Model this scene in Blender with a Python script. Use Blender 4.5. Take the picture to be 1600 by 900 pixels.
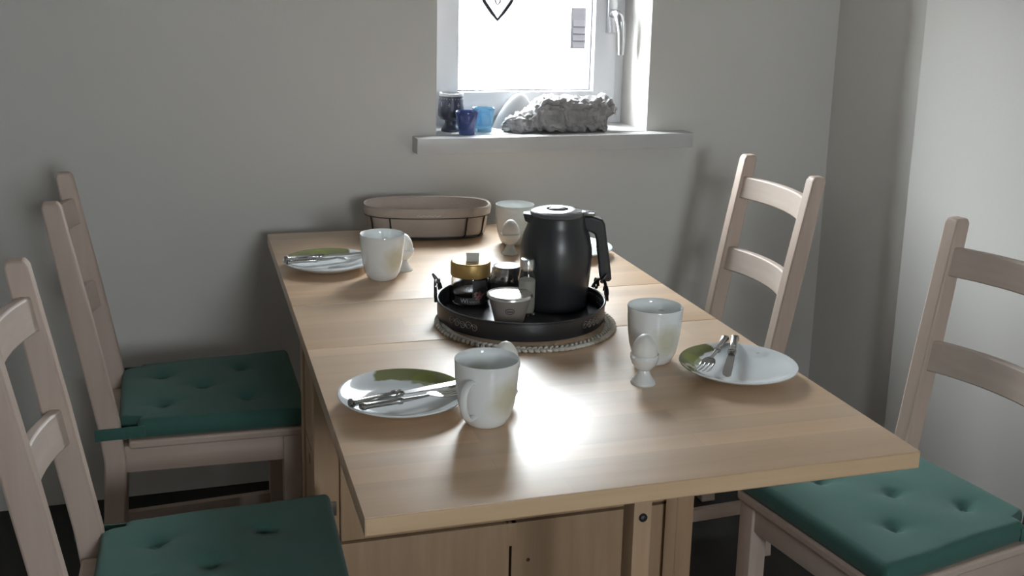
import bpy, bmesh, math, random
from mathutils import Vector, Matrix
random.seed(7)
for o in list(bpy.data.objects): bpy.data.objects.remove(o)
SC = bpy.context.scene
COL = SC.collection
# ---------------------------------------------------------------- camera
cd = bpy.data.cameras.new('camera'); cam = bpy.data.objects.new('camera', cd); COL.objects.link(cam)
R_ = Vector((0.95728095, -0.28819273, 0.02362484)); U_ = Vector((0.03798163, 0.20631413, 0.97774837)); F_ = Vector((0.28665411, 0.93508258, -0.20844662))
m = Matrix((R_, U_, -F_)).transposed().to_4x4(); m.translation = (-0.19483, -1.21932, 1.39190)
cam.matrix_world = m
cd.sensor_width = 36; cd.sensor_fit = 'HORIZONTAL'; cd.lens = 1702.88 * 36 / 1600; cd.shift_y = -124.54 / 1600; cd.clip_start = .02
SC.camera = cam
# ---------------------------------------------------------------- light
SKY = 66.0
w = bpy.data.worlds.new('overcast_sky'); SC.world = w; w.use_nodes = True
bg = w.node_tree.nodes['Background']; bg.inputs[0].default_value = (.93, .965, 1.0, 1); bg.inputs[1].default_value = SKY
SC.view_settings.view_transform = 'Standard'; SC.view_settings.look = 'None'; SC.view_settings.gamma = 1
SC.view_settings.exposure = -0.5; SC.view_settings.use_curve_mapping = False
def portal(name, loc, rot, sx, sy):
    l = bpy.data.lights.new(name, 'AREA'); l.shape = 'RECTANGLE'; l.size = sx; l.size_y = sy
    l.cycles.is_portal = True
    o = bpy.data.objects.new(name, l); COL.objects.link(o); o.location = loc; o.rotation_euler = rot
    return o

# ---------------------------------------------------------------- helpers
def link(name, me, parent=None, loc=None, rz=0):
    o = bpy.data.objects.new(name, me); COL.objects.link(o)
    if parent: o.parent = parent
    if loc: o.location = loc
    if rz: o.rotation_euler[2] = rz
    return o
def tag(o, label, cat, group=None):
    o['label'] = label; o['category'] = cat
    if group: o['group'] = group
    return o
def thing(name, label, cat, loc=(0, 0, 0), rz=0, group=None):
    o = link(name, None, None, loc, rz); o.empty_display_size = .05
    return tag(o, label, cat, group)
def mesh(name, geo, mat, parent=None, smooth=True, loc=None, rz=0, ang=40):
    v, f = geo
    me = bpy.data.meshes.new(name); me.from_pydata([tuple(x) for x in v], [], f)
    bm = bmesh.new(); bm.from_mesh(me); bmesh.ops.recalc_face_normals(bm, faces=bm.faces); bm.to_mesh(me); bm.free()
    if smooth:
        me.polygons.foreach_set('use_smooth', [True] * len(me.polygons))
        me.set_sharp_from_angle(angle=math.radians(ang))
    if mat: me.materials.append(mat)
    return link(name, me, parent, loc, rz)
def struct(o): o['kind'] = 'structure'; return o
def join(*gs):
    V, F = [], []
    for v, f in gs:
        n = len(V); V += [Vector(x) for x in v]; F += [tuple(i + n for i in q) for q in f]
    return V, F
def xf(g, M): return [M @ Vector(x) for x in g[0]], g[1]
def T(x, y, z): return Matrix.Translation((x, y, z))
def RZ(a): return Matrix.Rotation(a, 4, 'Z')
def RX(a): return Matrix.Rotation(a, 4, 'X')
def RY(a): return Matrix.Rotation(a, 4, 'Y')
def S3(x, y, z): return Matrix.Diagonal((x, y, z, 1))
def box(x0, x1, y0, y1, z0, z1, b=.0015, seg=2):
    bm = bmesh.new(); bmesh.ops.create_cube(bm, size=1)
    for v in bm.verts: v.co = Vector(((x0 + x1) / 2 + v.co.x * (x1 - x0), (y0 + y1) / 2 + v.co.y * (y1 - y0), (z0 + z1) / 2 + v.co.z * (z1 - z0)))
    if b: bmesh.ops.bevel(bm, geom=bm.edges[:], offset=b, segments=seg, profile=.6, affect='EDGES')
    bm.verts.index_update()
    g = [v.co.copy() for v in bm.verts], [tuple(v.index for v in f.verts) for f in bm.faces]
    bm.free(); return g
def hexa(bot, top, b=.0015, seg=2):
    """box from 4 bottom and 4 top corners (counter-clockwise), bevelled"""
    bm = bmesh.new(); vs = [bm.verts.new(p) for p in list(bot) + list(top)]
    for q in ((3, 2, 1, 0), (4, 5, 6, 7), (0, 1, 5, 4), (1, 2, 6, 5), (2, 3, 7, 6), (3, 0, 4, 7)): bm.faces.new([vs[i] for i in q])
    if b: bmesh.ops.bevel(bm, geom=bm.edges[:], offset=b, segments=seg, profile=.6, affect='EDGES')
    bm.verts.index_update()
    g = [v.co.copy() for v in bm.verts], [tuple(v.index for v in f.verts) for f in bm.faces]
    bm.free(); return g
def holed(u0, u1, v0, v1, t0, t1, cu, cv, rad, n=24):
    """board in (u, v) of thickness t0..t1 with a round hole bored through"""
    A = sorted([2 * math.pi * i / n for i in range(n)] + [math.atan2(v - cv, u - cu) % (2 * math.pi) for u in (u0, u1) for v in (v0, v1)])
    V, F = [], []
    for a in A:
        c, q = math.cos(a), math.sin(a)
        k = min(((u1 if c > 0 else u0) - cu) / c if abs(c) > 1e-9 else 1e9, ((v1 if q > 0 else v0) - cv) / q if abs(q) > 1e-9 else 1e9)
        for t in (t0, t1): V += [Vector((cu + k * c, cv + k * q, t)), Vector((cu + rad * c, cv + rad * q, t))]
    m_ = len(A)
    for i in range(m_):
        a, b = 4 * i, 4 * ((i + 1) % m_)
        F += [(a, b, b + 1, a + 1), (a + 2, a + 3, b + 3, b + 2), (a, a + 2, b + 2, b), (a + 1, b + 1, b + 3, a + 3)]
    return V, F
def lathe(prof, seg=40, sq=None):
    V, F = [], []; rings = []
    for r, z in prof:
        if r < 1e-6: V.append(Vector((0, 0, z))); rings.append([len(V) - 1])
        else:
            ids = []
            for i in range(seg):
                a = 2 * math.pi * i / seg
                V.append(Vector((r * math.cos(a), r * math.sin(a), z))); ids.append(len(V) - 1)
            rings.append(ids)
    for A, B in zip(rings, rings[1:]):
        for i in range(seg):
            j = (i + 1) % seg
            if len(A) == 1 and len(B) == 1: break
            if len(A) == 1: F.append((A[0], B[j], B[i]))
            elif len(B) == 1: F.append((A[i], A[j], B[0]))
            else: F.append((A[i], A[j], B[j], B[i]))
    return V, F
def tube(pts, r, seg=10, closed=False, flat=1.0, up=None):
    pts = [Vector(p) for p in pts]; n = len(pts); V, F = [], []
    rs = r if isinstance(r, (list, tuple)) else [r] * n
    prev = None
    for i, p in enumerate(pts):
        a = pts[(i - 1) % n] if (closed or i > 0) else p
        b = pts[(i + 1) % n] if (closed or i < n - 1) else p
        t = (b - a).normalized()
        if prev is None:
            ref = Vector(up) if up else (Vector((0, 0, 1)) if abs(t.z) < .9 else Vector((1, 0, 0)))
        else: ref = prev
        x = (ref - t * ref.dot(t)).normalized(); prev = x; y = t.cross(x)
        for k in range(seg):
            q = 2 * math.pi * k / seg
            V.append(p + x * (math.cos(q) * rs[i] * flat) + y * (math.sin(q) * rs[i]))
    for i in range(n if closed else n - 1):
        j = (i + 1) % n
        for k in range(seg):
            l = (k + 1) % seg
            F.append((i * seg + k, i * seg + l, j * seg + l, j * seg + k))
    if not closed:
        F.append(tuple(range(seg))[::-1]); F.append(tuple((n - 1) * seg + k for k in range(seg)))
    return V, F
def extrude(poly, z0, z1):
    n = len(poly); V = [Vector((x, y, z0)) for x, y in poly] + [Vector((x, y, z1)) for x, y in poly]
    F = [tuple(range(n))[::-1], tuple(range(n, 2 * n))] + [(i, (i + 1) % n, n + (i + 1) % n, n + i) for i in range(n)]
    return V, F
def sphere(r, c=(0, 0, 0), s=(1, 1, 1), seg=16, rings=10):
    pr = [(r * math.sin(math.pi * i / rings) if 0 < i < rings else 0, -r * math.cos(math.pi * i / rings)) for i in range(rings + 1)]
    return xf(lathe(pr, seg), T(*c) @ S3(*s))
def arc(cx, cy, r, a0, a1, n=12): return [(cx + r * math.cos(math.radians(a0 + (a1 - a0) * i / n)), cy + r * math.sin(math.radians(a0 + (a1 - a0) * i / n))) for i in range(n + 1)]
def copy_tree(o, parent=None):
    c = o.copy(); COL.objects.link(c); c.parent = parent
    for ch in list(o.children): copy_tree(ch, c)
    return c

# ---------------------------------------------------------------- materials
def newmat(name):
    ma = bpy.data.materials.new(name); ma.use_nodes = True
    nt = ma.node_tree; return ma, nt, nt.nodes['Principled BSDF']
def N(nt, t, **kw):
    n = nt.nodes.new(t)
    for k, v in kw.items(): setattr(n, k, v)
    return n
def simple(name, col, rough=.5, metal=0, spec=.5, bump=0, bscale=80, var=0, vscale=6, **extra):
    ma, nt, b = newmat(name)
    b.inputs['Base Color'].default_value = (*col, 1); b.inputs['Roughness'].default_value = rough
    b.inputs['Metallic'].default_value = metal; b.inputs['Specular IOR Level'].default_value = spec
    for k, v in extra.items(): b.inputs[k.replace('_', ' ')].default_value = v
    tc = N(nt, 'ShaderNodeTexCoord')
    if var:
        no = N(nt, 'ShaderNodeTexNoise'); no.inputs['Scale'].default_value = vscale; no.inputs['Detail'].default_value = 4
        nt.links.new(tc.outputs['Object'], no.inputs['Vector'])
        mx = N(nt, 'ShaderNodeMix', data_type='RGBA')
        mx.inputs[6].default_value = (*[c * (1 - var) for c in col], 1); mx.inputs[7].default_value = (*[min(1, c * (1 + var)) for c in col], 1)
        nt.links.new(no.outputs['Fac'], mx.inputs[0]); nt.links.new(mx.outputs[2], b.inputs['Base Color'])
    if bump:
        no = N(nt, 'ShaderNodeTexNoise'); no.inputs['Scale'].default_value = bscale; no.inputs['Detail'].default_value = 3
        nt.links.new(tc.outputs['Object'], no.inputs['Vector'])
        bp = N(nt, 'ShaderNodeBump'); bp.inputs['Strength'].default_value = bump; bp.inputs['Distance'].default_value = .002
        nt.links.new(no.outputs['Fac'], bp.inputs['Height']); nt.links.new(bp.outputs[0], b.inputs['Normal'])
    return ma
def wood(name, c1, c2, axis='X', rough=.4, staves=False, stretch=14, scale=9, spec=.5, coat=0):
    ma, nt, b = newmat(name); L = nt.links.new
    tc = N(nt, 'ShaderNodeTexCoord'); mp = N(nt, 'ShaderNodeMapping')
    s = [scale * 4] * 3; s['XYZ'.index(axis)] = scale * 4 / stretch; mp.inputs['Scale'].default_value = s
    L(tc.outputs['Object'], mp.inputs['Vector'])
    no = N(nt, 'ShaderNodeTexNoise'); no.inputs['Scale'].default_value = 1; no.inputs['Detail'].default_value = 6; no.inputs['Roughness'].default_value = .6
    L(mp.outputs[0], no.inputs['Vector'])
    cr = N(nt, 'ShaderNodeValToRGB'); cr.color_ramp.elements[0].position = .3; cr.color_ramp.elements[1].position = .72
    cr.color_ramp.elements[0].color = (*c2, 1); cr.color_ramp.elements[1].color = (*c1, 1)
    L(no.outputs['Fac'], cr.inputs[0]); out = cr.outputs[0]
    if staves:
        br = N(nt, 'ShaderNodeTexBrick', offset=.37, offset_frequency=2, squash=1.4, squash_frequency=3)
        br.inputs['Color1'].default_value = (.74, .74, .74, 1); br.inputs['Color2'].default_value = (1.0, 1.0, 1.0, 1); br.inputs['Mortar'].default_value = (.8, .78, .74, 1)
        br.inputs['Scale'].default_value = 1; br.inputs['Mortar Size'].default_value = .0005; br.inputs['Bias'].default_value = .15
        br.inputs['Brick Width'].default_value = .31; br.inputs['Row Height'].default_value = .0452
        L(tc.outputs['Object'], br.inputs['Vector'])
        mx = N(nt, 'ShaderNodeMix', data_type='RGBA', blend_type='MULTIPLY'); mx.inputs[0].default_value = .85
        L(out, mx.inputs[6]); L(br.outputs['Color'], mx.inputs[7]); out = mx.outputs[2]
    L(out, b.inputs['Base Color']); b.inputs['Roughness'].default_value = rough; b.inputs['Specular IOR Level'].default_value = spec
    b.inputs['Coat Weight'].default_value = coat; b.inputs['Coat Roughness'].default_value = rough * .9; b.inputs['Coat IOR'].default_value = 1.6
    bp = N(nt, 'ShaderNodeBump'); bp.inputs['Strength'].default_value = .06; bp.inputs['Distance'].default_value = .001
    L(no.outputs['Fac'], bp.inputs['Height']); L(bp.outputs[0], b.inputs['Normal'])
    return ma
def mask_mat(name, base, rough, shapes):
    """porcelain with glazed decor; shapes = list of (colour, [(cx,cy,cz,r,inside)], noise, opacity)"""
    ma, nt, b = newmat(name); L = nt.links.new
    b.inputs['Roughness'].default_value = rough; b.inputs['Specular IOR Level'].default_value = .6
    tc = N(nt, 'ShaderNodeTexCoord'); no = N(nt, 'ShaderNodeTexNoise'); no.inputs['Scale'].default_value = 45; no.inputs['Detail'].default_value = 3
    L(tc.outputs['Object'], no.inputs['Vector'])
    prev = None
    for col, circ, nz, op in shapes:
        fac = None
        for cx, cy, cz, r, inside, soft in circ:
            d = N(nt, 'ShaderNodeVectorMath', operation='DISTANCE'); d.inputs[1].default_value = (cx, cy, cz)
            L(tc.outputs['Object'], d.inputs[0])
            ad = N(nt, 'ShaderNodeMath', operation='MULTIPLY_ADD'); L(no.outputs['Fac'], ad.inputs[0]); ad.inputs[1].default_value = nz; L(d.outputs['Value'], ad.inputs[2])
            mr = N(nt, 'ShaderNodeMapRange'); mr.clamp = True
            mr.inputs['From Min'].default_value = r - soft; mr.inputs['From Max'].default_value = r + soft
            mr.inputs['To Min'].default_value = 1 if inside else 0; mr.inputs['To Max'].default_value = 0 if inside else 1
            L(ad.outputs[0], mr.inputs['Value'])
            if fac is None: fac = mr.outputs[0]
            else:
                mu = N(nt, 'ShaderNodeMath', operation='MULTIPLY'); L(fac, mu.inputs[0]); L(mr.outputs[0], mu.inputs[1]); fac = mu.outputs[0]
        mu = N(nt, 'ShaderNodeMath', operation='MULTIPLY'); L(fac, mu.inputs[0]); mu.inputs[1].default_value = op
        mx = N(nt, 'ShaderNodeMix', data_type='RGBA'); L(mu.outputs[0], mx.inputs[0]); mx.inputs[7].default_value = (*col, 1)
        if prev is None: mx.inputs[6].default_value = (*base, 1)
        else: L(prev, mx.inputs[6])
        prev = mx.outputs[2]
    L(prev, b.inputs['Base Color'])
    return ma
def glassy(name, col, rough=.03, trans=.9, ior=1.45, alpha=1):
    ma, nt, b = newmat(name)
    b.inputs['Base Color'].default_value = (*col, 1); b.inputs['Roughness'].default_value = rough
    b.inputs['Transmission Weight'].default_value = trans; b.inputs['IOR'].default_value = ior; b.inputs['Alpha'].default_value = alpha
    return ma
def pane_mat(name, tint=(.95, .97, .97), gl=.05):
    ma = bpy.data.materials.new(name); ma.use_nodes = True; nt = ma.node_tree; nt.nodes.clear()
    o = N(nt, 'ShaderNodeOutputMaterial'); t = N(nt, 'ShaderNodeBsdfTransparent'); g = N(nt, 'ShaderNodeBsdfGlossy'); mx = N(nt, 'ShaderNodeMixShader')
    t.inputs[0].default_value = (*tint, 1); g.inputs['Roughness'].default_value = .02; mx.inputs[0].default_value = gl
    nt.links.new(t.outputs[0], mx.inputs[1]); nt.links.new(g.outputs[0], mx.inputs[2]); nt.links.new(mx.outputs[0], o.inputs[0])
    return ma
M = {}
M['wall'] = simple('painted_plaster', (.72, .695, .66), .9, spec=.2, bump=.12, bscale=140, var=.02, vscale=2)
M['ceil'] = simple('ceiling_paint', (.75, .75, .74), .9, spec=.2)
M['floor'] = wood('dark_floor_wood', (.020, .017, .015), (.010, .009, .008), 'Y', .55)
M['pvc'] = simple('white_window_plastic', (.80, .80, .82), .35)
M['gasket'] = simple('grey_gasket_rubber', (.12, .12, .13), .7)
M['pane'] = pane_mat('window_glass')
M['sill'] = simple('grey_white_sill_stone', (.58, .57, .56), .35, var=.05, vscale=20)
M['alu'] = simple('brushed_aluminium', (.62, .62, .64), .3, 1)
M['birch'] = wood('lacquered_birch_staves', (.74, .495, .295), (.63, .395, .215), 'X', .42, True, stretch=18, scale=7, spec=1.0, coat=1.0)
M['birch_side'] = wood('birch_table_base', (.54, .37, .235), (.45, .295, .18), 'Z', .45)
M['birch_edge'] = wood('birch_table_edge', (.72, .52, .33), (.63, .43, .26), 'X', .4)
M['pine'] = wood('whitewashed_pine', (.585, .465, .395), (.49, .375, .31), 'Z', .5, stretch=16, scale=8)
M['pine_x'] = wood('whitewashed_pine_rail', (.585, .465, .395), (.49, .375, .31), 'X', .5, stretch=16, scale=8)
M['pine_y'] = wood('whitewashed_pine_slat', (.62, .52, .455), (.53, .425, .36), 'Y', .5, stretch=16, scale=8)
M['green'] = simple('green_cotton', (.050, .134, .110), .85, spec=.25, bump=.25, bscale=700, var=.06, vscale=30, Sheen_Weight=.15)
M['porc'] = simple('white_porcelain', (.78, .79, .78), .12, spec=.6)
M['egg'] = simple('white_eggshell', (.80, .78, .74), .45)
M['silver'] = simple('silver_cutlery', (.46, .455, .45), .2, 1, var=.1, vscale=60)
M['blackmetal'] = simple('black_enamelled_metal', (.022, .021, .024), .36, 0, spec=.6, bump=.05)
M['worn'] = simple('worn_silver_edges', (.30, .29, .29), .35, .9)
M['blackplast'] = simple('black_carafe_plastic', (.030, .031, .034), .34, spec=.6)
M['greymetal'] = simple('grey_glossy_lid', (.20, .20, .21), .16, .6)
M['gold'] = simple('gold_screw_lid', (.50, .33, .12), .38, .55)
M['liner'] = simple('taupe_linen', (.42, .365, .325), .95, spec=.15, bump=.5, bscale=300, var=.06, vscale=40)
M['wire'] = simple('dark_basket_wire', (.05, .045, .04), .5, .4)
M['cream'] = simple('cream_crochet_cotton', (.66, .62, .56), .95, spec=.15, bump=.3, bscale=400)
M['mat'] = simple('beige_woven_mat', (.45, .33, .23), .95, spec=.15, bump=.6, bscale=260)
M['foil'] = simple('aluminium_foil_lid', (.80, .79, .77), .22, .9, bump=.15, bscale=60)
M['tin'] = simple('silver_crimped_cloth', (.42, .40, .40), .25, .8, bump=.5, bscale=150, var=.3, vscale=90)
M['cupplast'] = simple('cloudy_plastic', (.46, .40, .35), .3, Transmission_Weight=.25)
M['glass'] = glassy('clear_jar_glass', (.97, .97, .97), .02, 1)
M['jam'] = simple('dark_jam', (.030, .018, .018), .25)
M['labeldark'] = simple('dark_label_paper', (.045, .045, .045), .5)
M['rose'] = simple('dusty_pink_print', (.45, .22, .22), .6)
M['ink'] = simple('dark_ink', (.03, .03, .03), .5)
M['lightink'] = simple('pale_grey_print', (.45, .44, .42), .5)
M['salt'] = simple('white_salt', (.62, .60, .52), .8)
M['tagpaper'] = simple('white_tag_paper', (.62, .63, .60), .6)
M['potdark'] = simple('slate_blue_glaze', (.045, .05, .075), .35, spec=.5, bump=.2, bscale=60)
M['bluebowl'] = glassy('violet_blue_glass', (.10, .14, .34), .12, .55)
M['blueglass'] = glassy('pale_blue_glass', (.42, .70, .88), .06, .75)
M['stone'] = simple('weathered_pale_driftwood', (.34, .325, .325), .6, bump=.9, bscale=60, var=.35, vscale=35)
M['shell'] = simple('frosted_white_shell', (.72, .72, .73), .3, Transmission_Weight=.35)
M['lead'] = simple('dark_lead_wire', (.04, .04, .045), .7, 0, spec=.1)
M['thread'] = simple('clear_thread', (.5, .5, .5), .5)
M['whitehouse'] = simple('white_render', (.50, .50, .50), .9)
M['shutter'] = simple('grey_shutter_paint', (.020, .019, .020), .9, spec=0.0)
M['ground'] = simple('pale_gravel', (.30, .295, .285), .95, var=.1)
M['hinge'] = simple('steel_hinge', (.25, .2, .17), .4, .8)
M['rosepot'] = M['rose']
M['plate'] = mask_mat('porcelain_plate_with_green_leaf', (.80, .83, .85), .1, [
    ((.16, .17, .035), [(-.052, .058, .015, .080, True, .002), (.014, -.012, .012, .0975, False, .0015)], .012, .92),
    ((.27, .30, .08), [(-.046, .060, .01, .030, True, .003), (-.026, .030, .01, .036, False, .002)], .02, .75),
    ((.40, .46, .30), [(.078, .022, .01, .020, True, .008)], .03, .55),
    ((.16, .22, .14), [(.075, .036, .012, .008, True, .002)], .012, .7)])
M['mug'] = mask_mat('porcelain_mug_with_pale_flower', (.84, .86, .86), .1, [
    ((.55, .52, .34), [(-.0155, -.0425, .050, .036, True, .012)], .02, .75),
    ((.55, .52, .34), [(.0300, .0335, .050, .034, True, .012)], .02, .7),
    ((.30, .18, .07), [(.0165, .0275, .012, .012, True, .003)], .025, .7),
    ((.16, .10, .04), [(-.0030, -.0330, .012, .012, True, .003)], .025, .85)])

# ---------------------------------------------------------------- room shell
PHI = 0.01557; YW = 1.66035
def WP(s, d, z):                    # along back wall, d into the room, height
    return Vector((s * math.cos(PHI) + d * math.sin(PHI), YW + s * math.sin(PHI) - d * math.cos(PHI), z))
WM = T(0, YW, 0) @ RZ(PHI)          # local x = s, local -y = into the room
def wbox(s0, s1, d0, d1, z0, z1, b=0): return xf(box(s0, s1, -d1, -d0, z0, z1, b), WM)
XR, XL, YF, ZC = 1.712, -1.75, -3.0, 2.45
W0, W1, Z0, Z1 = .468, 1.096, .955, 1.92     # window opening
TH = .34
back = join(wbox(XL - .2, W0, -TH, 0, 0, ZC), wbox(W1, XR + .25, -TH, 0, 0, ZC), wbox(W0, W1, -TH, 0, 0, Z0 - .001), wbox(W0, W1, -TH, 0, Z1, ZC))
struct(mesh('wall_back', back, M['wall'], smooth=False))
yr = YW + .03
struct(mesh('wall_right', box(XR, XR + .2, YF - .2, yr, 0, ZC, 0), M['wall'], smooth=False))
struct(mesh('trim_1', box(1.662, XR + .01, YF, 1.218, 0, ZC, .002), M['wall']))   # built-out stretch of the right wall
# left wall, front wall with the second window of the room
struct(mesh('wall_left', box(XL - .2, XL, YF - .2, YW, 0, ZC, 0), M['wall'], smooth=False))
A0, A1, B0, B1 = .02, .66, 1.15, 1.90
struct(mesh('wall_front', join(box(XL, A0, YF - .2, YF, 0, ZC, 0), box(A1, XR, YF - .2, YF, 0, ZC, 0), box(A0, A1, YF - .2, YF, 0, B0, 0), box(A0, A1, YF - .2, YF, B1, ZC, 0)), M['wall'], smooth=False))
struct(mesh('floor', box(XL - .2, XR + .2, YF - .2, YW + .3, -.1, 0, 0), M['floor'], smooth=False))
struct(mesh('ceiling', box(XL - .2, XR + .2, YF - .2, YW + .3, ZC, ZC + .1, 0), M['ceil'], smooth=False))
# ---- window over the table
def ring(s0, s1, z0, z1, w_, d0, d1, b=.003):
    return join(wbox(s0, s0 + w_, d0, d1, z0, z1, b), wbox(s1 - w_, s1, d0, d1, z0, z1, b), wbox(s0 + w_ - .002, s1 - w_ + .002, d0, d1, z0, z0 + w_, b), wbox(s0 + w_ - .002, s1 - w_ + .002, d0, d1, z1 - w_, z1, b))
win = link('window_1', None, None, WP((W0 + W1) / 2, -.2, Z0)); struct(win)
win.rotation_euler[2] = 0
bpy.context.view_layer.update()
def under(parent, o):
    o.parent = parent; o.matrix_parent_inverse = parent.matrix_world.inverted(); return o
under(win, mesh('window_frame', ring(W0, W1, Z0 + .004, Z1, .048, -.26, -.19), M['pvc']))
sash = under(win, mesh('window_sash', ring(W0 + .036, W1 - .036, Z0 + .036, Z1 - .036, .070, -.245, -.165, .005), M['pvc']))
G0, G1, GZ0, GZ1 = W0 + .104, W1 - .104, Z0 + .104, Z1 - .104
under(win, mesh('gasket', ring(G0 - .001, G1 + .001, GZ0 - .001, GZ1 + .001, .006, -.225, -.190, 0), M['gasket'], smooth=False))
under(win, mesh('window_pane', wbox(G0 - .004, G1 + .004, -.212, -.206, GZ0 - .004, GZ1 + .004), M['pane'], smooth=False))
hx = 1.040
hd = under(win, mesh('handle_plate', join(wbox(hx - .016, hx + .016, -.166, -.154, 1.232, 1.375, .004), xf(lathe([(0, 0), (.013, 0), (.013, .022), (0, .022)], 20), WM @ T(hx, .156, 1.29) @ RX(math.pi / 2))), M['alu']))
lever = tube([WP(hx + dx, d, z) for dx, d, z in ((0, -.135, 1.292), (0, -.120, 1.290), (.002, -.108, 1.280), (.006, -.104, 1.262), (.010, -.106, 1.235), (.012, -.108, 1.20), (.012, -.108, 1.172))], [.012, .013, .0145, .0135, .012, .011, .009], 12)
under(win, mesh('handle', lever, M['alu']))
under(win, mesh('window_sill', hexa([WP(.402, .062, .919), WP(1.217, .062, .919), WP(1.217, -.001, .919), WP(.402, -.001, .919)], [WP(.402, .062, .961), WP(1.217, .062, .961), WP(1.217, -.001, .961), WP(.402, -.001, .961)], .002), M['sill']))
under(win, mesh('sill_bed', wbox(W0 + .001, W1 - .001, -.19, .01, Z0 - .03, .961, 0), M['sill'], smooth=False))
portal('window_daylight_portal', WP((W0 + W1) / 2, -.30, (Z0 + Z1) / 2), (math.radians(-90), 0, PHI), W1 - W0, Z1 - Z0)
# ---- second window behind the camera
w2 = struct(link('window_rear_offscreen', None, None, ((A0 + A1) / 2, YF - .1, B0)))
bpy.context.view_layer.update()
fr = join(box(A0, A0 + .07, YF - .13, YF - .06, B0, B1), box(A1 - .07, A1, YF - .13, YF - .06, B0, B1), box(A0, A1, YF - .13, YF - .06, B0, B0 + .07), box(A0, A1, YF - .13, YF - .06, B1 - .07, B1))
under(w2, mesh('window_frame', fr, M['pvc']))
under(w2, mesh('window_pane', box(A0 + .06, A1 - .06, YF - .10, YF - .094, B0 + .06, B1 - .06, 0), M['pane'], smooth=False))
portal('window_rear_light_offscreen', ((A0 + A1) / 2, YF - .15, (B0 + B1) / 2), (math.radians(90), 0, 0), A1 - A0, B1 - B0)
# ---- outdoors
g = struct(mesh('ground', join(box(-40, 60, 2.2, 70, -.6, -.4, 0), box(-40, 60, -60, -3.4, -.6, -.4, 0)), M['ground'], smooth=False))
house = thing('neighbour_house', 'white rendered house across the yard with a grey slatted shutter', 'house', (3.86, 10.0, -.4))
mesh('house_wall', box(-16.0, 6, 0, 4, 0, 4.1, .01), M['whitehouse'], house, False)  # unseen length and height added to screen low sky from the right wall
mesh('roof', hexa([(-16.2, -.2, 4.1), (6.2, -.2, 4.1), (6.2, 4.2, 4.1), (-16.2, 4.2, 4.1)], [(-16.2, 1.9, 4.6), (6.2, 1.9, 4.6), (6.2, 2.1, 4.6), (-16.2, 2.1, 4.6)], 0), M['shutter'], house, False)
HS = (0, .15, 1.04, 1.475)         # shutter x0, x1, z0, z1 (local)
sh = mesh('shutter_frame', join(box(HS[0], HS[1] + .3, -.03, .01, HS[2], HS[3], .004)), M['shutter'], house, False)
for k in range(4):
    z = HS[2] + .01 + k * .075
    mesh('shutter_slat', hexa([(HS[0] + .01, -.05, z), (HS[1] + .29, -.05, z), (HS[1] + .29, -.02, z), (HS[0] + .01, -.02, z)], [(HS[0] + .01, -.035, z + .069), (HS[1] + .29, -.035, z + .069), (HS[1] + .29, -.02, z + .069), (HS[0] + .01, -.02, z + .069)], .003), M['shutter'], sh, False)

# ---------------------------------------------------------------- table
ZT = .74; TT = .026
tb = thing('gateleg_table', 'birch gateleg dining table with both leaves raised, laid for four', 'table')
for nm, y0, y1 in (('table_leaf', 0, .6285), ('table_centre_top', .6313, .8885), ('table_leaf', .8912, 1.52)):
    lf = mesh(nm, box(0, .8, y0, y1, ZT - TT, ZT, .0012, 2), M['birch'], tb)
mesh('edge_band', box(.002, .798, -.0006, .004, ZT - TT + .002, ZT - .002, 0), M['birch_edge'], tb, False)
UY0, UY1 = .652, .868
def post(x0, x1, y0, y1, z0=0, z1=ZT - TT): return box(x0, x1, y0, y1, z0, z1, .003)
for x0, x1 in ((.012, .058), (.742, .788)):
    for y0, y1 in ((UY0, UY0 + .04), (UY1 - .04, UY1)):
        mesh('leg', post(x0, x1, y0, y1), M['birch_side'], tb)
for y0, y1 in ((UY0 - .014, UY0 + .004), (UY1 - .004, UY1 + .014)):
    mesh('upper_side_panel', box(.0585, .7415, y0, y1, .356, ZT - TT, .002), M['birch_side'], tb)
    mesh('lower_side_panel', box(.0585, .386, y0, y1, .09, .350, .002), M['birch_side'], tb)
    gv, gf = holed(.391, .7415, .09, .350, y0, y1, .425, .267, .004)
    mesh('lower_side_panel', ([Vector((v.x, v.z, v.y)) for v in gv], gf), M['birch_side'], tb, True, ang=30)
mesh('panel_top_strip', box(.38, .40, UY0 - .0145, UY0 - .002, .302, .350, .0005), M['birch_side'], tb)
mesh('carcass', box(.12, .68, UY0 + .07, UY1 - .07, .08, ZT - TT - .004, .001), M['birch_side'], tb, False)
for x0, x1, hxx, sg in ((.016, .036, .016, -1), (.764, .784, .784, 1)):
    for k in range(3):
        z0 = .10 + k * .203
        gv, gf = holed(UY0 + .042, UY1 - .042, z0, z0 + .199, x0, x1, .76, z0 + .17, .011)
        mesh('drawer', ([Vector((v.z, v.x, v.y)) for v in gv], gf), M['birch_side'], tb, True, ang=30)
# end posts' hinge and gate frame swung out under the near leaf
mesh('hinge', box(.030, .052, UY0 - .004, UY0 + .002, .405, .432, .001), M['hinge'], tb)
def gate(hx_, hy, ex, ey):
    a = Vector((hx_, hy, 0)); b = Vector((ex, ey, 0)); L = (b - a).length; ang = math.atan2((b - a).y, (b - a).x)
    G = T(hx_, hy, 0) @ RZ(ang)
    mesh('gate_post', xf(box(-.014, .014, -.011, .011, .05, ZT - TT), G), M['birch_side'], tb)
    e = T(ex, ey, 0) @ RZ(0)
    fp = mesh('gate_leg', xf(box(-.0145, .0145, -.02, .02, 0, ZT - TT, .003), T(ex, ey, 0)), M['birch_side'], tb)
    mesh('gate_rail', xf(box(.01, L - .006, -.010, .010, .645, .700), G), M['birch_side'], tb)
    mesh('gate_rail', xf(box(.01, L - .006, -.010, .010, .07, .125), G), M['birch_side'], tb)
    return fp
fp = gate(.726, .628, .4315, .150)
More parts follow.
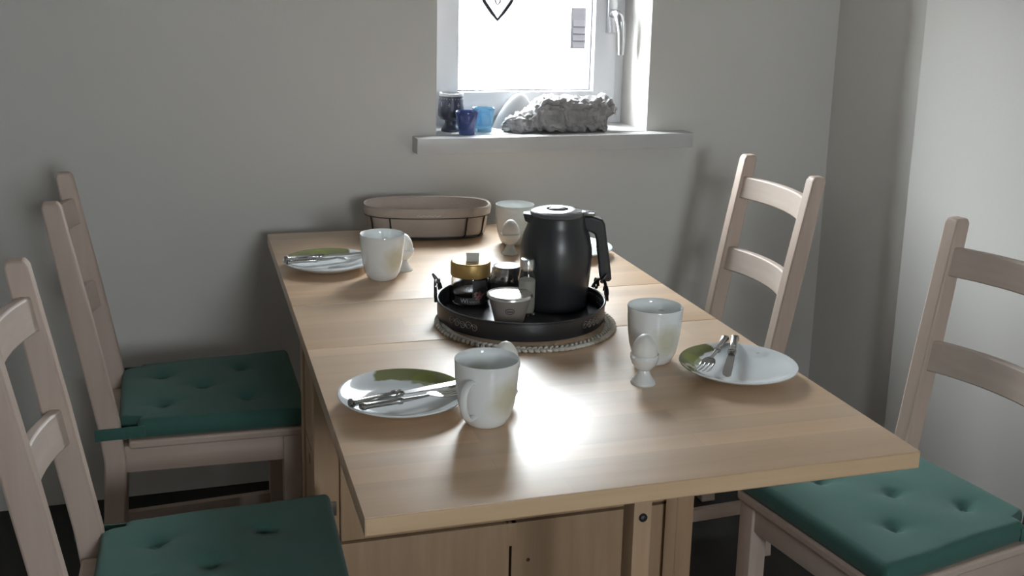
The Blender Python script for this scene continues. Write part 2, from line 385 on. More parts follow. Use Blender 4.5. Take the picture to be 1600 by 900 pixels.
mesh('screw_ring', xf(lathe([(.0035, 0), (.0065, 0), (.0065, .002), (.0035, .002)], 20), T(.4315, .1300, .618) @ RX(math.pi / 2)), M['blackmetal'], fp)
mesh('screw_head', xf(lathe([(0, 0), (.0035, 0), (.0035, .001), (0, .0015)], 16), T(.4315, .1300, .618) @ RX(math.pi / 2)), M['alu'], fp)
gate(.074, .892, .36, 1.37)

# ---------------------------------------------------------------- chairs (local: +x is the sitting direction, z up)
SH_ = .465
def postx(z): return -.178 - (max(0, z - .44)) * .178 - (max(0, .44 - z)) * .06
def chair_parts(root):
    for s in (-1, 1):
        # raked back post: widening outline, bent at the seat
        zs = [0, .22, .42, .50, .72, .945, .955]
        V, F = [], []; rings = []
        for z in zs:
            dx = .021 if z < .8 else .019 - max(0, z - .80) * .012
            hw = .0165; c = 0
            if z > .95: dx -= .004; hw -= .003
            yb = s * (.150 + .010 * min(1, z / .955))
            x = postx(z)
            n0 = len(V)
            V += [Vector((x - dx, yb - hw, z)), Vector((x + dx, yb - hw, z)), Vector((x + dx, yb + hw, z)), Vector((x - dx, yb + hw, z))]
            rings.append([n0, n0 + 1, n0 + 2, n0 + 3])
        F.append(tuple(rings[0][::-1])); F.append(tuple(rings[-1]))
        for A, B in zip(rings, rings[1:]):
            for i in range(4): F.append((A[i], A[(i + 1) % 4], B[(i + 1) % 4], B[i]))
        o = mesh('back_post', (V, F), M['pine'], root, True, ang=30)
        bv = o.modifiers.new('edge', 'BEVEL'); bv.width = .004; bv.segments = 2; bv.limit_method = 'ANGLE'; bv.angle_limit = math.radians(50)
        mesh('leg', box(.150, .188, s * .168 - .019, s * .168 + .019, 0, SH_ - .018, .004), M['pine'], root)
        # side rail and stretchers
        for nm, z0, z1, th in (('side_rail', .392, SH_ - .016, .010), ('stretcher', .122, .152, .009)):
            xb, xt = postx(z0) + .012, .155
            yb, yf = s * .152, s * .170
            mesh(nm, hexa([(xb, yb - th, z0), (xt, yf - th, z0), (xt, yf + th, z0), (xb, yb + th, z0)], [(xb, yb - th, z1), (xt, yf - th, z1), (xt, yf + th, z1), (xb, yb + th, z1)], .003), M['pine_x'], root)
    mesh('front_rail', box(.160, .182, -.155, .155, .392, SH_ - .016, .003), M['pine_y'], root)
    mesh('rear_rail', box(-.190, -.170, -.14, .14, .392, SH_ - .016, .003), M['pine_y'], root)
    mesh('rear_stretcher', box(-.207, -.189, -.14, .14, .20, .23, .003), M['pine_y'], root)
    # seat board: tapered, notched round the posts
    pl = [(-.200, -.128), (-.155, -.130), (-.152, -.178), (.190, -.192), (.200, -.182), (.200, .182), (.190, .192), (-.152, .178), (-.155, .130), (-.200, .128)]
    o = mesh('seat', extrude(pl, SH_ - .018, SH_), M['pine_x'], root, True, ang=30)
    bv = o.modifiers.new('edge', 'BEVEL'); bv.width = .005; bv.segments = 3; bv.limit_method = 'ANGLE'; bv.angle_limit = math.radians(40)
    for zc, h in ((.872, .056), (.686, .060)):
        V, F = [], []; n = 12; R4 = []
        for i in range(n + 1):
            t = -1 + 2 * i / n; y = t * .150; sag = -.030 * (1 - t * t)
            r = []
            for dz, th in ((-h / 2, .009), (h / 2, .009)):
                x = postx(zc + dz) + sag + .004
                r.append((x, y, zc + dz, th))
            n0 = len(V)
            (x0, y, z0, th), (x1, _, z1, _) = r
            V += [Vector((x0 - th, y, z0)), Vector((x0 + th, y, z0)), Vector((x1 + th, y, z1)), Vector((x1 - th, y, z1))]
            R4.append(n0)
        F.append((0, 3, 2, 1)); e = R4[-1]; F.append((e, e + 1, e + 2, e + 3))
        for a, b in zip(R4, R4[1:]):
            for k in range(4): F.append((a + k, a + (k + 1) % 4, b + (k + 1) % 4, b + k))
        o = mesh('back_slat', (V, F), M['pine_y'], root, True, ang=40)
        bv = o.modifiers.new('edge', 'BEVEL'); bv.width = .0035; bv.segments = 2; bv.limit_method = 'ANGLE'; bv.angle_limit = math.radians(50)
def cushion_geo():
    nx, ny = 56, 56; V, F = [], []; th = .040
    tufts = [(-.085, -.085), (-.085, .085), (.085, -.092), (.085, .092), (0, 0)]
    idx = {}
    def pos(i, j, top):
        u = -1 + 2 * i / nx; v = -1 + 2 * j / ny
        # crowd rows towards the border
        u = math.copysign(1 - (1 - abs(u)) ** 1.35, u); v = math.copysign(1 - (1 - abs(v)) ** 1.35, v)
        k = min(1, max(0, (abs(v) - .80) / .05)); k = k * k * (3 - 2 * k)
        xb = -.172 + .036 * k; xf_ = .203
        x = xb + (xf_ - xb) * (u + 1) / 2
        hw = .172 + .022 * (x + .17) / .37
        y = v * hw
        ex, ey = (1 - abs(u)) * .187, (1 - abs(v)) * hw
        def rnd(e, r=.014): return 1 if e >= r else math.sqrt(max(0, 1 - (1 - e / r) ** 2))
        f = rnd(ex) * rnd(ey)
        z = th * (.5 + .5 * f) + .004 * (1 - u * u) * (1 - v * v)
        for tx, ty in tufts:
            dx, dy = x - tx, y - ty; d = math.hypot(dx, dy); a = math.atan2(dy, dx)
            z -= .0115 * math.exp(-(d / .014) ** 2) + .0052 * math.exp(-(d / .042) ** 2)
            z -= .0030 * math.exp(-(d / .040) ** 2) * (max(0, math.cos(2 * a + tx * 9 + .4)) ** 6) * min(1, d / .012)
        z += .0008 * math.sin(31 * x + 11 * y) * f
        if not top: z = th * (.5 - .5 * f)
        return Vector((x, y, z))
    for top in (1, 0):
        for i in range(nx + 1):
            for j in range(ny + 1):
                edge = i in (0, nx) or j in (0, ny)
                if edge and not top: idx[(i, j, 0)] = idx[(i, j, 1)]; continue
                idx[(i, j, top)] = len(V); V.append(pos(i, j, top))
        for i in range(nx):
            for j in range(ny):
                q = (idx[(i, j, top)], idx[(i + 1, j, top)], idx[(i + 1, j + 1, top)], idx[(i, j + 1, top)])
                F.append(q if top else q[::-1])
    return V, F
def make_chair(loc, rz, label):
    c = thing('dining_chair', label, 'chair', loc, rz, 'whitewashed pine chairs round the table')
    chair_parts(c); return c
def make_cushion(loc, rz, label):
    c = thing('seat_cushion', label, 'cushion', (loc[0], loc[1], SH_), rz, 'green seat cushions on the chairs')
    mesh('pad', cushion_geo(), M['green'], c, True, ang=180)
    for s in (-1, 1):
        mesh('tie_strap', join(box(-.215, -.158, s * .1755 - .0015, s * .1755 + .0015, .006, .030, .001), box(-.160, -.12, s * .1745 - .002, s * .1745 + .002, .006, .030, .001)), M['green'], c)
    for tx, ty in ((-.085, -.085), (-.085, .085), (.085, -.092), (.085, .092), (0, 0)):
        mesh('tuft_button', sphere(.0042, (tx, ty, .0255), (1, 1, .5), 10, 6), M['green'], c)
    return c
CH = [((-.172, 1.118), math.radians(1), 'whitewashed pine chair standing against the window wall, its cushion in shade, slats turned away from the basket', 'dark-looking green cushion on the shaded chair left of the bread basket'),
      ((-.178, .360), math.radians(-1), '', ''),
      ((.938, 1.112), math.radians(180), '', ''),
      ((.996, .302), math.radians(189), '', '')]
CL = ['whitewashed pine chair by the wall, seat pushed in beside the plate near the bread basket',
      'whitewashed pine chair drawn up to the plate beside the mug with the long shadow',
      'whitewashed pine chair in the corner of the room, its seat hidden below the table top',
      'whitewashed pine chair set askew by the table corner, its tufted cushion well lit']
CC = ['dark green cushion on the chair beside the bread basket, window wall right behind it',
      'green tufted cushion on the chair at the plate beside the long shadowed mug',
      'green cushion on the corner chair, tucked under the table top',
      'bright green tufted cushion on the askew chair under the table corner']
proto = None; protoc = None
for (xy, rz, _, _), la, lc in zip(CH, CL, CC):
    if proto is None:
        proto = make_chair((xy[0], xy[1], 0), rz, la); protoc = make_cushion((xy[0], xy[1]), rz, lc)
    else:
        c = copy_tree(proto); c.location = (xy[0], xy[1], 0); c.rotation_euler[2] = rz; c['label'] = la
        k = copy_tree(protoc); k.location = (xy[0], xy[1], SH_); k.rotation_euler[2] = rz; k['label'] = lc
# ---------------------------------------------------------------- place settings
def mug_geo():
    out = [(0, 0), (.025, 0), (.028, .0015), (.033, .006), (.0385, .017), (.0425, .032), (.0452, .050), (.0468, .070), (.0478, .088), (.0482, .094)]
    inn = [(.0475, .0952), (.0462, .094), (.0450, .086), (.0438, .068), (.042, .048), (.0385, .030), (.033, .016), (.024, .0085), (0, .007)]
    return lathe(out + inn, 56)
def make_mug(loc, rz, label):
    o = thing('mug', label, 'mug', loc, rz, 'white flowered mugs on the table')
    mesh('mug_body', xf(mug_geo(), S3(1, 1, 1.06)), M['mug'], o, True, ang=60)
    h = [(-.0440, 0, .078), (-.058, 0, .0795), (-.070, 0, .073), (-.0745, 0, .058), (-.071, 0, .042), (-.061, 0, .029), (-.051, 0, .0235), (-.0395, 0, .0225)]
    # smooth the path
    P = []
    for i in range(len(h) - 1):
        p0, p1, p2, p3 = [Vector(h[max(0, min(len(h) - 1, i + k))]) for k in (-1, 0, 1, 2)]
        for t in (0, .25, .5, .75):
            P.append(.5 * ((2 * p1) + (p2 - p0) * t + (2 * p0 - 5 * p1 + 4 * p2 - p3) * t * t + (3 * p1 - p0 - 3 * p2 + p3) * t ** 3))
    P.append(Vector(h[-1]))
    mesh('mug_handle', tube(P, .0062, 12, flat=.65, up=(0, 0, 1)), M['porc'], o)
    return o
def make_plate(loc, rz, label):
    o = mesh('plate', lathe([(0, .003), (.045, .003), (.052, 0), (.058, .001), (.070, .006), (.086, .0125), (.0985, .0185), (.0998, .0200), (.0992, .0212), (.0975, .0212), (.086, .0158), (.070, .0100), (.056, .0068), (.030, .006), (0, .006)], 72), M['plate'], None, True, loc, rz, 60)
    return tag(o, label, 'plate', 'white plates with a green leaf rim')
def make_eggcup(loc, rz, label):
    o = thing('egg_cup', label, 'egg cup', loc, rz, 'white porcelain egg cups')
    mesh('cup_bowl', lathe([(0, .0225), (.0085, .023), (.0145, .027), (.0205, .0345), (.0235, .044), (.0238, .0505), (.0228, .0512), (.0218, .050), (.0205, .043), (.016, .034), (.008, .0285), (0, .027)], 36), M['porc'], o, True, ang=60)
    mesh('cup_foot', lathe([(0, .0025), (.017, .001), (.0205, 0), (.0212, .0015), (.0195, .0045), (.0140, .011), (.0105, .018), (.0090, .0235), (0, .0235)], 36), M['porc'], o, True, ang=60)
    for s in (-1, 1):
        mesh('rim_knob', sphere(.0030, (0, s * .0245, .049), (1, 1.1, .8), 10, 6), M['porc'], o)
    return o
def make_egg(loc, label):
    pr = []
    n = 16
    for i in range(n + 1):
        t = math.pi * i / n; z = -math.cos(t); r = math.sin(t) * (1 - .12 * z)
        pr.append((r * .0212 if 0 < i < n else 0, z * .0285))
    o = mesh('boiled_egg', lathe(pr, 32), M['egg'], None, True, (loc[0], loc[1], loc[2] + .0285 + .0275), 0)
    return tag(o, label, 'egg', 'boiled eggs in egg cups')
def bar(prof, wx, wz):
    """bar along +x: prof = [(x, halfwidth, halfheight, zc)] rounded section"""
    V, F = [], []; seg = 12; R4 = []
    for x, hw, hh, zc in prof:
        R4.append(len(V))
        for k in range(seg):
            a = 2 * math.pi * k / seg; c, s = math.cos(a), math.sin(a)
            V.append(Vector((x, math.copysign(abs(c) ** .7, c) * hw, zc + math.copysign(abs(s) ** .7, s) * hh)))
    for a, b in zip(R4, R4[1:]):
        for k in range(seg): F.append((a + k, a + (k + 1) % seg, b + (k + 1) % seg, b + k))
    F.append(tuple(range(seg))[::-1]); e = R4[-1]; F.append(tuple(range(e, e + seg)))
    return V, F
def make_knife(label):
    o = thing('table_knife', label, 'knife', group='silver knives on the plates')
    h = mesh('knife_handle', bar([(0, .0055, .0045, .0055), (.002, .0078, .006, .0055), (.006, .0078, .006, .0055), (.008, .0065, .005, .0055), (.05, .0060, .0048, .0055), (.072, .0055, .0045, .0055), (.0745, .0075, .0062, .0055), (.079, .0075, .0062, .0055), (.081, .005, .0042, .0055), (.086, .0068, .0056, .0055), (.089, .0068, .0056, .0055), (.092, .004, .003, .0055)], 1, 1), M['silver'], o)
    pts = [(.090, -.004), (.100, -.0062), (.150, -.0078), (.180, -.0085), (.192, -.0075), (.200, -.002), (.201, .003), (.196, .0062), (.16, .0066), (.100, .0062), (.090, .004)]
    mesh('knife_blade', extrude(pts, .0045, .0060), M['silver'], o, False)
    return o
def make_fork(label):
    o = thing('table_fork', label, 'fork', group='silver forks on the plates')
    mesh('fork_handle', bar([(0, .0050, .0040, .005), (.002, .0072, .0052, .005), (.007, .0072, .0052, .005), (.009, .006, .0046, .005), (.060, .0052, .0042, .005), (.0625, .0066, .0052, .005), (.068, .0066, .0052, .005), (.070, .004, .0034, .005), (.100, .0030, .0024, .006), (.116, .0040, .0016, .0075)], 1, 1), M['silver'], o)
    def zz(x): return .0075 + .004 * math.sin((x - .112) / .075 * math.pi) * -1 + (max(0, x - .150) * .10)
    V, F = [], []; xs = [.112, .118, .126, .136]; hw = [.004, .0095, .0118, .0120]
    for x, h_ in zip(xs, hw):
        z = zz(x); n = len(V); V += [Vector((x, -h_, z)), Vector((x, h_, z)), Vector((x, h_, z + .0016)), Vector((x, -h_, z + .0016))]
    for i in range(3):
        for k in range(4): F.append((i * 4 + k, i * 4 + (k + 1) % 4, i * 4 + 4 + (k + 1) % 4, i * 4 + 4 + k))
    F += [(3, 2, 1, 0), (12, 13, 14, 15)]
    mesh('fork_head', (V, F), M['silver'], o)
    for k in range(4):
        y = -.0102 + k * .0068
        mesh('tine', tube([(x, y, zz(x) + .0008) for x in (.134, .145, .155, .165, .175, .183)], [.0018, .0018, .0017, .0016, .0013, .0007], 8), M['silver'], o)
    return o
def lay(o, a, b):
    """put cutlery (local +x) from point a (handle end) to b"""
    a, b = Vector(a), Vector(b); d = (b - a).normalized(); y = Vector((0, 0, 1)).cross(d).normalized(); z = d.cross(y)
    mt = Matrix((d, y, z)).transposed().to_4x4(); mt.translation = a; o.matrix_world = mt
    return o
mugs = [((.2215, .2460), math.radians(-65) + math.pi / 2 * 2.0, 'white flowered mug beside the plate near the free corner, faint handle turned to the sitter'),
        ((.210, 1.054), math.radians(20), ''), ((.576, .436), math.radians(200), ''), ((.585, 1.300), math.radians(140), '')]
def ml(i): return ['white flowered mug hiding an egg cup, its shadow reaching the table edge',
                   'white mug with pale flower between a plate and the bread basket',
                   'white mug standing right behind the egg cup by the plate with upright cutlery',
                   'white mug behind the black carafe with an egg cup before it'][i]
mg = [make_mug((x, y, ZT), 0, ml(i)) for i, ((x, y), _, _) in enumerate(mugs)]
ROT = [math.radians(48), math.radians(-110), math.radians(-130), math.radians(-110)]
for o, r in zip(mg, ROT): o.rotation_euler[2] = r
PL = [((.115, .345), math.radians(-75), 'white plate with knife and fork laid across, beside the mug with the long shadow'),
      ((.107, 1.165), math.radians(-30), 'white plate with shaded cutlery next to the bread basket'),
      ((.692, .344), math.radians(12), 'white plate with broad olive green leaf rim and cutlery resting over its far edge'),
      ((.690, 1.175), math.radians(60), 'white plate mostly hidden behind the black carafe, only its rim showing')]
for (x, y), r, la in PL: make_plate((x, y, ZT), r, la)
EG = [((.284, .358), .3, 'egg cup hidden behind the flowered mug with the long shadow', 'boiled egg peeking over the flowered mug with the long shadow'),
      ((.268, 1.112), .5, 'egg cup close behind the mug next to the bread basket', 'boiled egg close to the mug next to the bread basket'),
      ((.5175, .342), 1.9, 'egg cup in plain view in front of the mug by the green rimmed plate', 'boiled egg in the egg cup in front of the mug by the green rimmed plate'),
      ((.546, 1.205), 2.1, 'egg cup between the carafe and the mug behind it', 'boiled egg between the black carafe and the mug behind it')]
for (x, y), r, la, lb in EG:
    make_eggcup((x, y, ZT), r, la); make_egg((x, y, ZT), lb)
zr = ZT + .0215
lay(make_knife('silver knife lying over the plate beside the flowered mug, handle over the rim'), (.026, .300, zr), (.205, .362, zr - .006))
lay(make_fork('silver fork beside the knife on the plate by the flowered mug'), (.040, .285, zr), (.200, .330, zr - .008))
lay(make_knife('dull silver knife on the plate near the bread basket'), (.010, 1.160, zr), (.190, 1.205, zr - .006))
lay(make_fork('dull silver fork on the plate near the bread basket'), (.012, 1.138, zr), (.180, 1.170, zr - .008))
lay(make_knife('silver knife with its handle raised on the far rim of the olive rimmed plate'), (.7370, .4405, zr + .002), (.624, .258, zr + .001))
lay(make_fork('silver fork with its tines on the olive rimmed plate'), (.7225, .4485, zr + .001), (.596, .300, zr - .007))
lay(make_knife('silver knife on the plate behind the carafe'), (.730, 1.285, zr), (.700, 1.10, zr - .004))

# ---------------------------------------------------------------- tray and what stands on it
TX, TY, TR = .4235, .7235, .1630
dl = thing('round_table_mat', 'round beige mat with a braided cream edge under the black tray', 'mat', (TX - .002, TY - .036, ZT))
RM = .172
mesh('mat_disc', lathe([(0, 0), (RM - .012, 0), (RM - .010, .0015), (RM - .012, .003), (0, .003)], 72), M['mat'], dl)
st = []
nb = 96
for k in range(nb):
    a = 2 * math.pi * k / nb
    for s in (-1, 1):
        st.append(xf(sphere(.0062, (0, 0, 0), (1.25, .58, .55), 8, 6), RZ(a + (.5 * math.pi / nb if s > 0 else 0)) @ T(RM - .009 + s * .0058, 0, .0035) @ RZ(s * .75)))
o = mesh('braided_edge', join(*st), M['cream'], dl); o['kind'] = 'stuff'
ZM = ZT + .003
tr = thing('serving_tray', 'round black metal tray with scrollwork rim and curled handles', 'tray', (TX, TY, ZM))
mesh('tray_base', lathe([(0, 0), (TR - .012, 0), (TR - .004, .001), (TR - .002, .004), (TR - .006, .006), (0, .006)], 80), M['blackmetal'], tr)
TRI = math.atan2(-.288, .957)
mesh('tray_wall', lathe([(TR - .003, .002), (TR - .0015, .002), (TR, .012), (TR, .030), (TR - .0008, .036), (TR - .0022, .036), (TR - .002, .030), (TR - .002, .012)], 80), M['blackmetal'], tr)
mesh('rim_wire', tube([(TR * math.cos(2 * math.pi * i / 90), TR * math.sin(2 * math.pi * i / 90), .0365) for i in range(90)], .0024, 8, True), M['blackmetal'], tr)
def scroll(a, z, sc, flip=1):
    P = []
    for i in range(26):
        t = i / 25; th = t * 3.4 * math.pi; r = (.012 * (1 - t) + .0018) * sc
        u = r * math.cos(th) * flip + .0; v = r * math.sin(th)
        ang = a + u / TR
        P.append(((TR + .0012) * math.cos(ang), (TR + .0012) * math.sin(ang), z + v))
    return tube(P, .0009, 6)
for a in (-1.02, -.93, -.84, -2.62, -2.72, -2.45):
    aa = a + 0.0
    mesh('scroll_ornament', join(scroll(aa - .045, .021, .62), scroll(aa + .035, .019, .55, -1)), M['worn'], tr)
def scroll_in(a, z, sc, flip):
    v, f = scroll(a, z, sc, flip); return [Vector((p.x * (TR - .0035) / (TR + .0012), p.y * (TR - .0035) / (TR + .0012), p.z)) for p in v], f
for a in (TRI + .18, TRI + .32, TRI + .46, TRI + .60):
    mesh('scroll_ornament', join(scroll_in(a - .03, .022, .6, 1), scroll_in(a + .04, .022, .6, -1)), M['worn'], tr)
for s in (0, 1):
    A = TRI + s * math.pi + (.25 if s == 0 else -.05)
    B = RZ(A)
    # arched handle above the rim with curled ends
    H = [(TR - .002 + .006 * math.sin(math.pi * i / 20), -.046 + .092 * i / 20, .036 + .030 * math.sin(math.pi * i / 20) ** .8) for i in range(21)]
    h = mesh('tray_handle', xf(tube(H, .0032, 10), B), M['blackmetal'], tr)
    C = []
    for q in (-1, 1):
        P = []
        for i in range(22):
            t = i / 21; th = t * 3.0 * math.pi; r = .013 * (1 - t) + .002
            P.append((TR + .001, q * (.030 - r * math.cos(th)), .048 + r * math.sin(th)))
        C.append(tube(P, .0021, 8))
    C.append(tube([(TR - .001 + .004 * i, -.004, .060 + .006 * i) for i in range(4)], [.0035, .004, .0036, .002], 8))
    mesh('handle_curl', xf(join(*C), B), M['blackmetal'], h)
ZS = ZM + .006
# thermal carafe
CX, CY_ = .5055, .760
HA = math.atan2(-.30, .955)
cf = thing('thermal_carafe', 'black thermal coffee carafe with glossy lid and angular handle on the tray', 'carafe', (CX, CY_, ZS), HA)
bodyp = [(0, 0), (.060, 0), (.0635, .003), (.0645, .012), (.0675, .05), (.0708, .085), (.0718, .105), (.0705, .125), (.066, .145), (.0595, .163), (.0565, .172), (.0555, .184), (.0545, .186), (.052, .186), (0, .184)]
mesh('carafe_body', lathe(bodyp, 56), M['blackplast'], cf, True, ang=50)
lid = mesh('carafe_lid', lathe([(0, .184), (.0535, .184), (.0545, .188), (.052, .193), (.044, .1965), (.030, .198), (.022, .1975), (.0215, .192), (0, .192)], 48), M['greymetal'], cf, True, ang=35)
mesh('lid_button', xf(lathe([(0, .192), (.017, .192), (.0175, .1965), (.014, .199), (0, .1995)], 28), S3(1, .8, 1)), M['blackplast'], lid)
mesh('lid_lever', box(.034, .074, -.013, .013, .1865, .1945, .0025), M['greymetal'], cf)
mesh('spout', hexa([(-.063, -.012, .172), (-.040, -.026, .166), (-.040, .026, .166), (-.063, .012, .172)], [(-.068, -.010, .1885), (-.042, -.022, .1885), (-.042, .022, .1885), (-.068, .010, .1885)], .004), M['blackplast'], cf)
# angular handle: horizontal bridge then sloping grip
hp = [(.046, .158), (.046, .1855), (.070, .1850), (.088, .1800), (.0945, .170), (.101, .130), (.1075, .090), (.1115, .060), (.1085, .0545), (.0980, .0535), (.0890, .0570), (.0860, .070), (.0820, .105), (.0775, .140), (.0740, .150), (.066, .154)]
gv, gf = extrude(hp, -.0135, .0135)
o = mesh('carafe_handle', ([Vector((v.x, v.z, v.y)) for v in gv], gf), M['blackplast'], cf, True, ang=35)
bv = o.modifiers.new('edge', 'BEVEL'); bv.width = .004; bv.segments = 3; bv.limit_method = 'ANGLE'; bv.angle_limit = math.radians(50)
# jar with gold lid
def text_geo(s, size, bend_r, z, a0, parent, mat, name):
    cu = bpy.data.curves.new(name, 'FONT'); cu.body = s; cu.size = size; cu.extrude = .0001; cu.align_x = 'CENTER'
    to = bpy.data.objects.new(name, cu); COL.objects.link(to); bpy.context.view_layer.update()
    dg = bpy.context.evaluated_depsgraph_get(); me = bpy.data.meshes.new_from_object(to.evaluated_get(dg))
    bpy.data.objects.remove(to)
    for v in me.vertices:
        a = a0 + v.co.x / bend_r; r = bend_r + v.co.z + .0002
        v.co = Vector((r * math.cos(a), r * math.sin(a), z + v.co.y))
    me.materials.clear(); me.materials.append(mat); return link(name, me, parent)
FA = math.atan2(-.93, -.33)          # direction from the tray towards the viewer's side of the room
jr = thing('jam_jar', 'glass jam jar with broad gold lid, rose label and white paper tag', 'jar', (.3455, .815, ZS), 0)
mesh('jar_glass', lathe([(0, 0), (.034, 0), (.0375, .003), (.0385, .010), (.0385, .052), (.037, .058), (.035, .062), (.034, .062), (.0355, .056), (.0365, .051), (.0365, .010), (.034, .005), (0, .004)], 44), M['glass'], jr, True, ang=60)
mesh('jam', lathe([(0, .0045), (.0335, .0055), (.0362, .011), (.0362, .023), (.030, .0255), (0, .024)], 36), M['jam'], jr)
ld = mesh('jar_lid', lathe([(.0375, .058), (.0395, .0575), (.0402, .060), (.0402, .082), (.0392, .0855), (.037, .0865), (.033, .0855), (0, .085), (0, .081), (.036, .080)], 48), M['gold'], jr, True, ang=50)
mesh('paper_tag', join(xf(box(-.013, .013, -.0006, .0006, 0, .019, .0004), T(.002, -.006, .0855) @ RZ(-.25) @ RX(.12)), xf(box(-.013, .013, 0, .012, 0, .0008, .0003), T(.002, -.006, .0855) @ RZ(-.25))), M['tagpaper'], ld)
def band(r, a0, a1, z0, z1, th=.0006, n=14):
    V, F = [], []
    for i in range(n + 1):
        a = a0 + (a1 - a0) * i / n
        for rr in (r, r + th):
            for z in (z0, z1): V.append(Vector((rr * math.cos(a), rr * math.sin(a), z)))
    for i in range(n):
        a, b = i * 4, i * 4 + 4
        F += [(a + 2, a + 3, b + 3, b + 2), (a, b, b + 1, a + 1), (a + 1, b + 1, b + 3, a + 3), (a, a + 2, b + 2, b)]
    F += [(0, 1, 3, 2), (n * 4, n * 4 + 2, n * 4 + 3, n * 4 + 1)]
    return V, F
lb = mesh('jar_label', join(band(.0386, FA + .20, FA + .95, .012, .054), band(.0386, FA - .8, FA + .95, .006, .020)), M['labeldark'], jr)
pet = []
rr = random.Random(3)
for k in range(22):
    a = rr.uniform(0, 6.28); q = .0095 * math.sqrt(rr.random()); aa = FA + .56 + q * math.cos(a) / .0388; z = .0245 + q * math.sin(a)
    pet.append(xf(sphere(.0026, (0, 0, 0), (.25, 1, .75), 8, 5), T(.0391 * math.cos(aa), .0391 * math.sin(aa), z) @ RZ(aa) @ RX(a)))
mesh('label_rose', join(*pet), M['rose'], lb)
text_geo('Wi', .013, .0394, .0090, FA - .22, lb, M['lightink'], 'label_lettering')
sq = [((.0396) * math.cos(FA + .04 + .045 * i), (.0396) * math.sin(FA + .04 + .045 * i), .0115 + .0022 * math.sin(i * 2.2)) for i in range(13)]
mesh('label_script', tube(sq, .0005, 5), M['lightink'], lb)
# jar with crimped silver cover
j2 = thing('covered_preserve_jar', 'small jar with a crimped silver cover between the gold lidded jar and the carafe', 'jar', (.4270, .8350, ZS))
mesh('jar_glass', lathe([(0, 0), (.028, 0), (.031, .003), (.032, .010), (.032, .046), (.029, .052), (0, .052)], 36), M['labeldark'], j2)
cv = []
ns = 48
V, F = [], []
prof = [(.0, .0655), (.022, .0655), (.0290, .0645), (.0305, .060), (.0308, .053), (.0320, .046), (.0365, .036)]
for k, (r, z) in enumerate(prof):
    for i in range(ns):
        a = 2 * math.pi * i / ns; rip = (0 if k < 3 else (.0008, .0010, .0018, .0034)[k - 3]) * math.sin(a * 12 + k)
        V.append(Vector(((r + rip) * math.cos(a), (r + rip) * math.sin(a), z + (.002 * math.sin(a * 7) if k == 6 else 0))))
for k in range(len(prof) - 1):
    for i in range(ns): F.append((k * ns + i, k * ns + (i + 1) % ns, (k + 1) * ns + (i + 1) % ns, (k + 1) * ns + i))
co = mesh('crimped_cover', (V, F), M['tin'], j2); so = co.modifiers.new('thick', 'SOLIDIFY'); so.thickness = .0006
mesh('cover_top', lathe([(0, .0652), (.0275, .0652), (.0282, .0660), (.0270, .0668), (0, .0670)], 36), M['foil'], j2)
# salt shaker
s1 = thing('salt_shaker', 'slim glass salt shaker with a metal cap in front of the carafe', 'shaker', (.4315, .7125, ZS)); s1.scale = (1, 1, 1.5)
mesh('shaker_glass', lathe([(0, 0), (.0155, 0), (.0175, .003), (.0180, .010), (.0178, .050), (.0150, .058), (.0125, .062), (.0115, .062), (.0140, .056), (.0165, .049), (.0166, .010), (.015, .004), (0, .003)], 28), M['glass'], s1, True, ang=60)
mesh('salt', lathe([(0, .0035), (.0145, .0045), (.0162, .010), (.0162, .047), (.010, .049), (0, .0495)], 24), M['salt'], s1)
mesh('shaker_cap', lathe([(.0125, .060), (.0140, .060), (.0145, .063), (.0142, .071), (.0120, .0745), (0, .0752)], 28), M['foil'], s1)
# foil topped cup
c1 = thing('spread_tub', 'tapered plastic tub with a shiny foil lid at the front of the tray', 'tub', (.3870, .6800, ZS)); c1.scale = (1, 1, 1.1)
mesh('tub_body', lathe([(0, 0), (.0265, 0), (.0285, .002), (.030, .008), (.0385, .038), (.0400, .043), (.0415, .0435), (.0418, .0465), (.0405, .047), (0, .046)], 44), M['cupplast'], c1, True, ang=40)
lidg = lathe([(0, .0478), (.036, .0478), (.0390, .0490), (.0420, .0505), (.0435, .0480), (.0440, .0455), (.0430, .0450), (.0425, .0468), (0, .0462)], 48)
fl = mesh('foil_lid', lidg, M['foil'], c1, True, ang=50)
mesh('foil_tab', xf(box(.042, .056, -.007, .007, .0462, .0472, .0004), RZ(.55)), M['foil'], fl)
lg = []
for i in range(25):
    a = 2 * math.pi * i / 24; aa = FA + .08 + .0085 * math.cos(a) / .036; z = .0265 + .0050 * math.sin(a); r = .0300 + (z - .008) / .03 * .0085 + .0006
    lg.append((r * math.cos(aa), r * math.sin(aa), z))
lw = []
for i in range(12):
    aa = FA + .08 + (-.0055 + .001 * i) / .036; z = .0260 + .0014 * math.sin(i * 2.4); r = .0300 + (z - .008) / .03 * .0085 + .0006
    lw.append((r * math.cos(aa), r * math.sin(aa), z))
mesh('tub_emblem', join(tube(lg[:-1], .0005, 6, True), tube(lw, .0006, 5)), M['ink'], c1)

